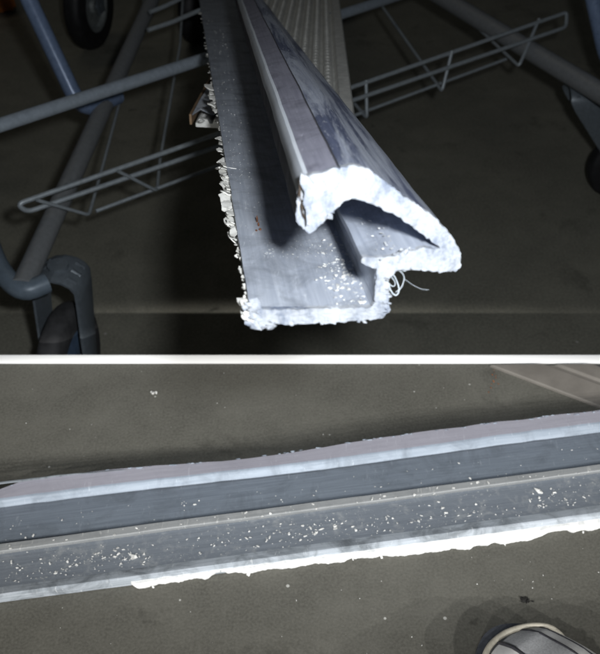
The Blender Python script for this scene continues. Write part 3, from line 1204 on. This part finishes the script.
for _ in range(330):
    cl = random.choice((20, 60, 80, 105, 125, 130, 205, 250, 285, 300, 315, 370, 395, 435, 470, 500, 545, 560, 590))
    lie_chip(random.gauss(cl, 13), random.gauss(573, 6), .0063, random.choice((.3, .35, .4, .5, .6, .75, .95, 1.3)))
for _ in range(120):
    lie_chip(random.uniform(-20, 620), random.uniform(560, 588), .0063, random.choice((.4, .5, .6, .9)))
for _ in range(60):
    lie_chip(random.uniform(-10, 610), random.uniform(520, 542), .0061, random.choice((.35, .45, .6, .9)))
for _ in range(50):
    lie_chip(random.uniform(-10, 610), random.uniform(545, 551), .0107, random.choice((.4, .6, .9, 1.3)))
for u, b, s_ in ((538, 561, 3.6), (540, 563, 2.2), (24, 547, 1.4), (62, 528, 1.3), (33, 540, 1.4), (133, 575, 2.2), (316, 575, 2.4), (322, 571, 1.6), (195, 530, 1.2), (470, 540, 1.2)):
    lie_chip(u, b, .0063, s_)
ch2 = build('metal_chips', bm, M['flake'], None, 60)
tag(ch2, 'small white chips strewn inside the long metal channel on the floor', 'metal chips', kind='stuff')

# ------------------------------------------------------------------ moulded board behind it, cut off against the white strip
bd_a, bd_b = at_z(477, 362.5, PZ), at_z(597, 408, PZ)
bdir = (bd_b - bd_a); bdir.z = 0; bdir.normalize()
bn = Vector((-bdir.y, bdir.x, 0))
if bn.y < 0: bn = -bn
board = empty('moulded_board', bd_b)
tag(board, 'beige grey moulded board lying behind the long channel near the added white strip', 'board')


def board_sweep(name, prof, mat):
    bm = bmesh.new()
    rg = [[bm.verts.new(bd_a + bdir * t + bn * y + Vector((0, 0, z))) for y, z in prof] for t in (-0.4, 1.1)]
    n_ = len(prof)
    for i in range(n_):
        bm.faces.new((rg[0][i], rg[0][(i + 1) % n_], rg[1][(i + 1) % n_], rg[1][i]))
    bm.faces.new(rg[0]); bm.faces.new(rg[1][::-1])
    r = bmesh.ops.bisect_plane(bm, geom=bm.verts[:] + bm.edges[:] + bm.faces[:], plane_co=(0, at_z(300, 363.8, PZ + .0057).y, 0), plane_no=(0, 1, 0), clear_outer=True)
    ed = [e_ for e_ in r['geom_cut'] if isinstance(e_, bmesh.types.BMEdge)]
    bmesh.ops.edgeloop_fill(bm, edges=ed)
    return build(name, bm, mat, board, 25)


board_sweep('face_board', [(0, .0005), (0, .003), (.0015, .0042), (.030, .0055), (.030, .0005)], M['board'])
board_sweep('moulding', [(.0302, .0005), (.0302, .0047), (.032, .003), (.037, .003), (.040, .005), (.058, .0056), (.058, .0005)], M['board'])
board_sweep('back_strip', [(.0582, .0005), (.0582, .003), (.085, .003), (.085, .0005)], M['dark_trim'])

# ------------------------------------------------------------------ bits on the platform
bm = bmesh.new()
for dx, dy, k in ((0, 0, .0021), (.003, .001, .0016), (-.002, .0016, .0013)):
    crumb(bm, at_z(153, 393, PZ + .001) + Vector((dx, dy, 0)), k, k * .8, k * .6, None, .6, 2)
tag(build('paint_crumb', bm, M['flake'], None, 60), 'small white crumb on the grey floor behind the long channel', 'crumb')
bm = bmesh.new()
for dx, dy, k in ((0, 0, .0030), (.003, -.001, .0022), (.0075, -.0015, .0010), (-.002, .0015, .0018), (.002, .002, .0014)):
    crumb(bm, at_z(524, 600, PZ + .0006) + Vector((dx, dy, 0)), k, k * .7, k * .25, None, .8, 2)
tag(build('dirt_clump', bm, M['dark'], None, 60), 'black splayed dirt clump on the floor just beyond the shoe toe', 'dirt')
bm = bmesh.new()
for _ in range(16):
    k = random.uniform(.0006, .0013)
    crumb(bm, at_z(random.gauss(494, 3), random.gauss(378, 6), PZ + .0004), k, k * .6, k * .4, None, .6)
tag(build('rust_flakes', bm, M['rust'], None, 60), 'orange brown rust flakes on the dark floor beside the moulded board', 'rust flakes', kind='stuff')
bm = bmesh.new()
for _ in range(120):
    u, v = random.uniform(-20, 620), random.uniform(366, 660)
    f = u / 600
    if 478 - 72 * f < v < 615 - 75 * f: continue
    if u > 470 and v > 610: continue
    if v < 415 and u > 470: continue
    k = random.choice((.0002, .00025, .0003, .0004, .0006))
    crumb(bm, at_z(u, v, PZ + .0002), k, k * .8, k * .5, None, .6)
tag(build('dust_specks', bm, M['flake'], None, 60), 'pale dust specks scattered over the lower grey floor', 'dust specks', kind='stuff')

# ------------------------------------------------------------------ the shoe: only its toe comes into view
SHOE_P = at_z(488, 645, PZ)
SHOE_A = math.radians(-54)          # direction from toe to heel in plan
sx = Vector((math.cos(SHOE_A), math.sin(SHOE_A), 0))
sy = Vector((-sx.y, sx.x, 0))
SL = 0.29
shoe = empty('sneaker', SHOE_P)
tag(shoe, 'grey and white sneaker with navy toe standing on the floor in the lower right corner', 'shoe')


def lerp_tab(tab, x):
    for (a, fa), (b, fb) in zip(tab, tab[1:]):
        if x <= b:
            t = (x - a) / (b - a)
            t = t * t * (3 - 2 * t)
            return fa + (fb - fa) * t
    return tab[-1][1]


def s_half(s):
    base = lerp_tab([(0, .041), (.12, .044), (.30, .049), (.48, .045), (.65, .036), (.85, .037), (1.0, .028)], s)
    cap = math.sqrt(max(0, 1 - (1 - min(1, s / .17)) ** 2))
    capb = math.sqrt(max(0, 1 - (1 - min(1, (1 - s) / .10)) ** 2))
    return max(.0015, base * cap * capb if s < .5 else base * capb)


def s_h(s):
    return lerp_tab([(0, .020), (.10, .036), (.22, .046), (.40, .070), (.55, .092), (.75, .088), (1.0, .085)], s) * (0.45 + .55 * math.sqrt(min(1, s / .10)))


def s_cx(s):
    return .010 * math.sin(s * math.pi) - .004


SOLE = 0.022


def sp(s, a, o=0.0):
    """Point on the upper: s toe to heel, a from one side (0) over the top (0.5) to the other (1); o = outward offset."""
    an = math.pi * (1 - a)
    hw, h = s_half(s) - .003 + o, s_h(s) - SOLE * .4 + o
    c, sn_ = math.cos(an), math.sin(an)
    ex = .75
    y = hw * math.copysign(abs(c) ** ex, c) + s_cx(s)
    z = SOLE * .7 + max(.002, h) * abs(sn_) ** ex
    return SHOE_P + sx * (s * SL - o * (1 - min(1, s / .08)) * .7) + sy * y + Vector((0, 0, z))


def patch(name, fn, nu, nv, o, mat, thick=.0016):
    """Panel laid over the upper: fn(p, q) -> (s, a)."""
    bm = bmesh.new()
    top_, bot = [], []
    for i in range(nu + 1):
        rt_, rb_ = [], []
        for j in range(nv + 1):
            s_, a_ = fn(i / nu, j / nv)
            rt_.append(bm.verts.new(sp(s_, a_, o)))
            rb_.append(bm.verts.new(sp(s_, a_, o - thick - .0006)))
        top_.append(rt_); bot.append(rb_)
    for i in range(nu):
        for j in range(nv):
            bm.faces.new((top_[i][j], top_[i + 1][j], top_[i + 1][j + 1], top_[i][j + 1]))
    for i in range(nu):
        for j in (0, nv):
            bm.faces.new((top_[i][j], top_[i + 1][j], bot[i + 1][j], bot[i][j]))
    for j in range(nv):
        for i in (0, nu):
            bm.faces.new((top_[i][j], top_[i][j + 1], bot[i][j + 1], bot[i][j]))
    return build(name, bm, mat, shoe, 50)


# sole
bm = bmesh.new()
rg = []
NS = 48
outl = []
for k in range(NS + 1):
    s_ = (1 - math.cos(math.pi * k / NS)) / 2
    outl.append((s_, 1))
for k in range(NS - 1, 0, -1):
    s_ = (1 - math.cos(math.pi * k / NS)) / 2
    outl.append((s_, -1))
for (zz, o) in ((.001, -.003), (.004, .0005), (.016, .002), (.022, .001), (.024, -.001)):
    rg.append([bm.verts.new(SHOE_P + sx * (s_ * SL * 1.0 + -.001 * max(0, 1 - s_ / .1)) + sy * (sd_ * (s_half(s_) + o * math.sqrt(min(1, s_ / .17))) + s_cx(s_)) + Vector((0, 0, zz + .003 * max(0, 1 - s_ / .16) ** 2))) for s_, sd_ in outl])
for i in range(len(rg) - 1):
    n_ = len(outl)
    for k in range(n_):
        bm.faces.new((rg[i][k], rg[i][(k + 1) % n_], rg[i + 1][(k + 1) % n_], rg[i + 1][k]))
bm.faces.new(rg[0][::-1]); bm.faces.new(rg[-1])
build('sole', bm, M['sole'], shoe, 45)
# upper: open at the ankle
bm = bmesh.new()
gr = []
NU, NV = 56, 28
for i in range(NU + 1):
    s_ = .002 + .996 * (i / NU)
    gr.append([bm.verts.new(sp(s_, j / NV)) for j in range(NV + 1)])
for i in range(NU):
    for j in range(NV):
        s_ = i / NU; a_ = (j + .5) / NV
        if .58 < s_ < .96 and abs(a_ - .5) < .24: continue
        bm.faces.new((gr[i][j], gr[i + 1][j], gr[i + 1][j + 1], gr[i][j + 1]))
up_o = build('upper', bm, M['grey_mesh'], shoe, 60)
mo = up_o.modifiers.new('thickness', 'SOLIDIFY'); mo.thickness = .003; mo.offset = -1


def bnd_s(a):                     # rear border of the toe cap
    return .030 + .075 * (abs(a - .5) * 2) ** 2 + .05 * max(0, a - .55)


patch('toe_cap', lambda p, q: (.001 + (bnd_s(q) - .001) * p, q), 10, 32, .0030, M['navy'])
bm = bmesh.new()
tube(bm, [sp(bnd_s(q / 30) + .006, .03 + .94 * q / 30, .0036) for q in range(31)], .0026, 8)
build('piping', bm, M['piping'], shoe, 60)
# vamp panels fan back from the toe cap, dark gaps between them
for lo_, hi_, mat, nm in ((.30, .46, 'white_leather', 'vamp_panel'), (.49, .64, 'grey_mesh', 'vamp_panel'), (.67, .76, 'white_leather', 'side_panel'), (.79, .93, 'white_leather', 'side_panel'), (.07, .27, 'grey_mesh', 'side_panel')):
    patch(nm, lambda p, q, l=lo_, h=hi_: (bnd_s(l + (h - l) * q) + .020 + .33 * p, l + (h - l) * q + (.5 - (l + h) / 2) * .35 * p), 18, 8, .0022, M[mat])
for a_ in (.475, .655, .775, .285):
    bm = bmesh.new()
    tube(bm, [sp(bnd_s(a_) + .014 + .33 * p / 14, a_ + (.5 - a_) * .35 * p / 14, .0012) for p in range(15)], .0018, 6)
    build('seam_trim', bm, M['dark_trim'], shoe, 60)
for k in range(5):
    s_ = .37 + .045 * k
    bm = bmesh.new()
    tube(bm, [sp(s_ + .01 * (q % 2), .36 + .28 * q / 8, .0035) for q in range(9)], .0024, 6)
    build('lace', bm, M['lace'], shoe, 60)
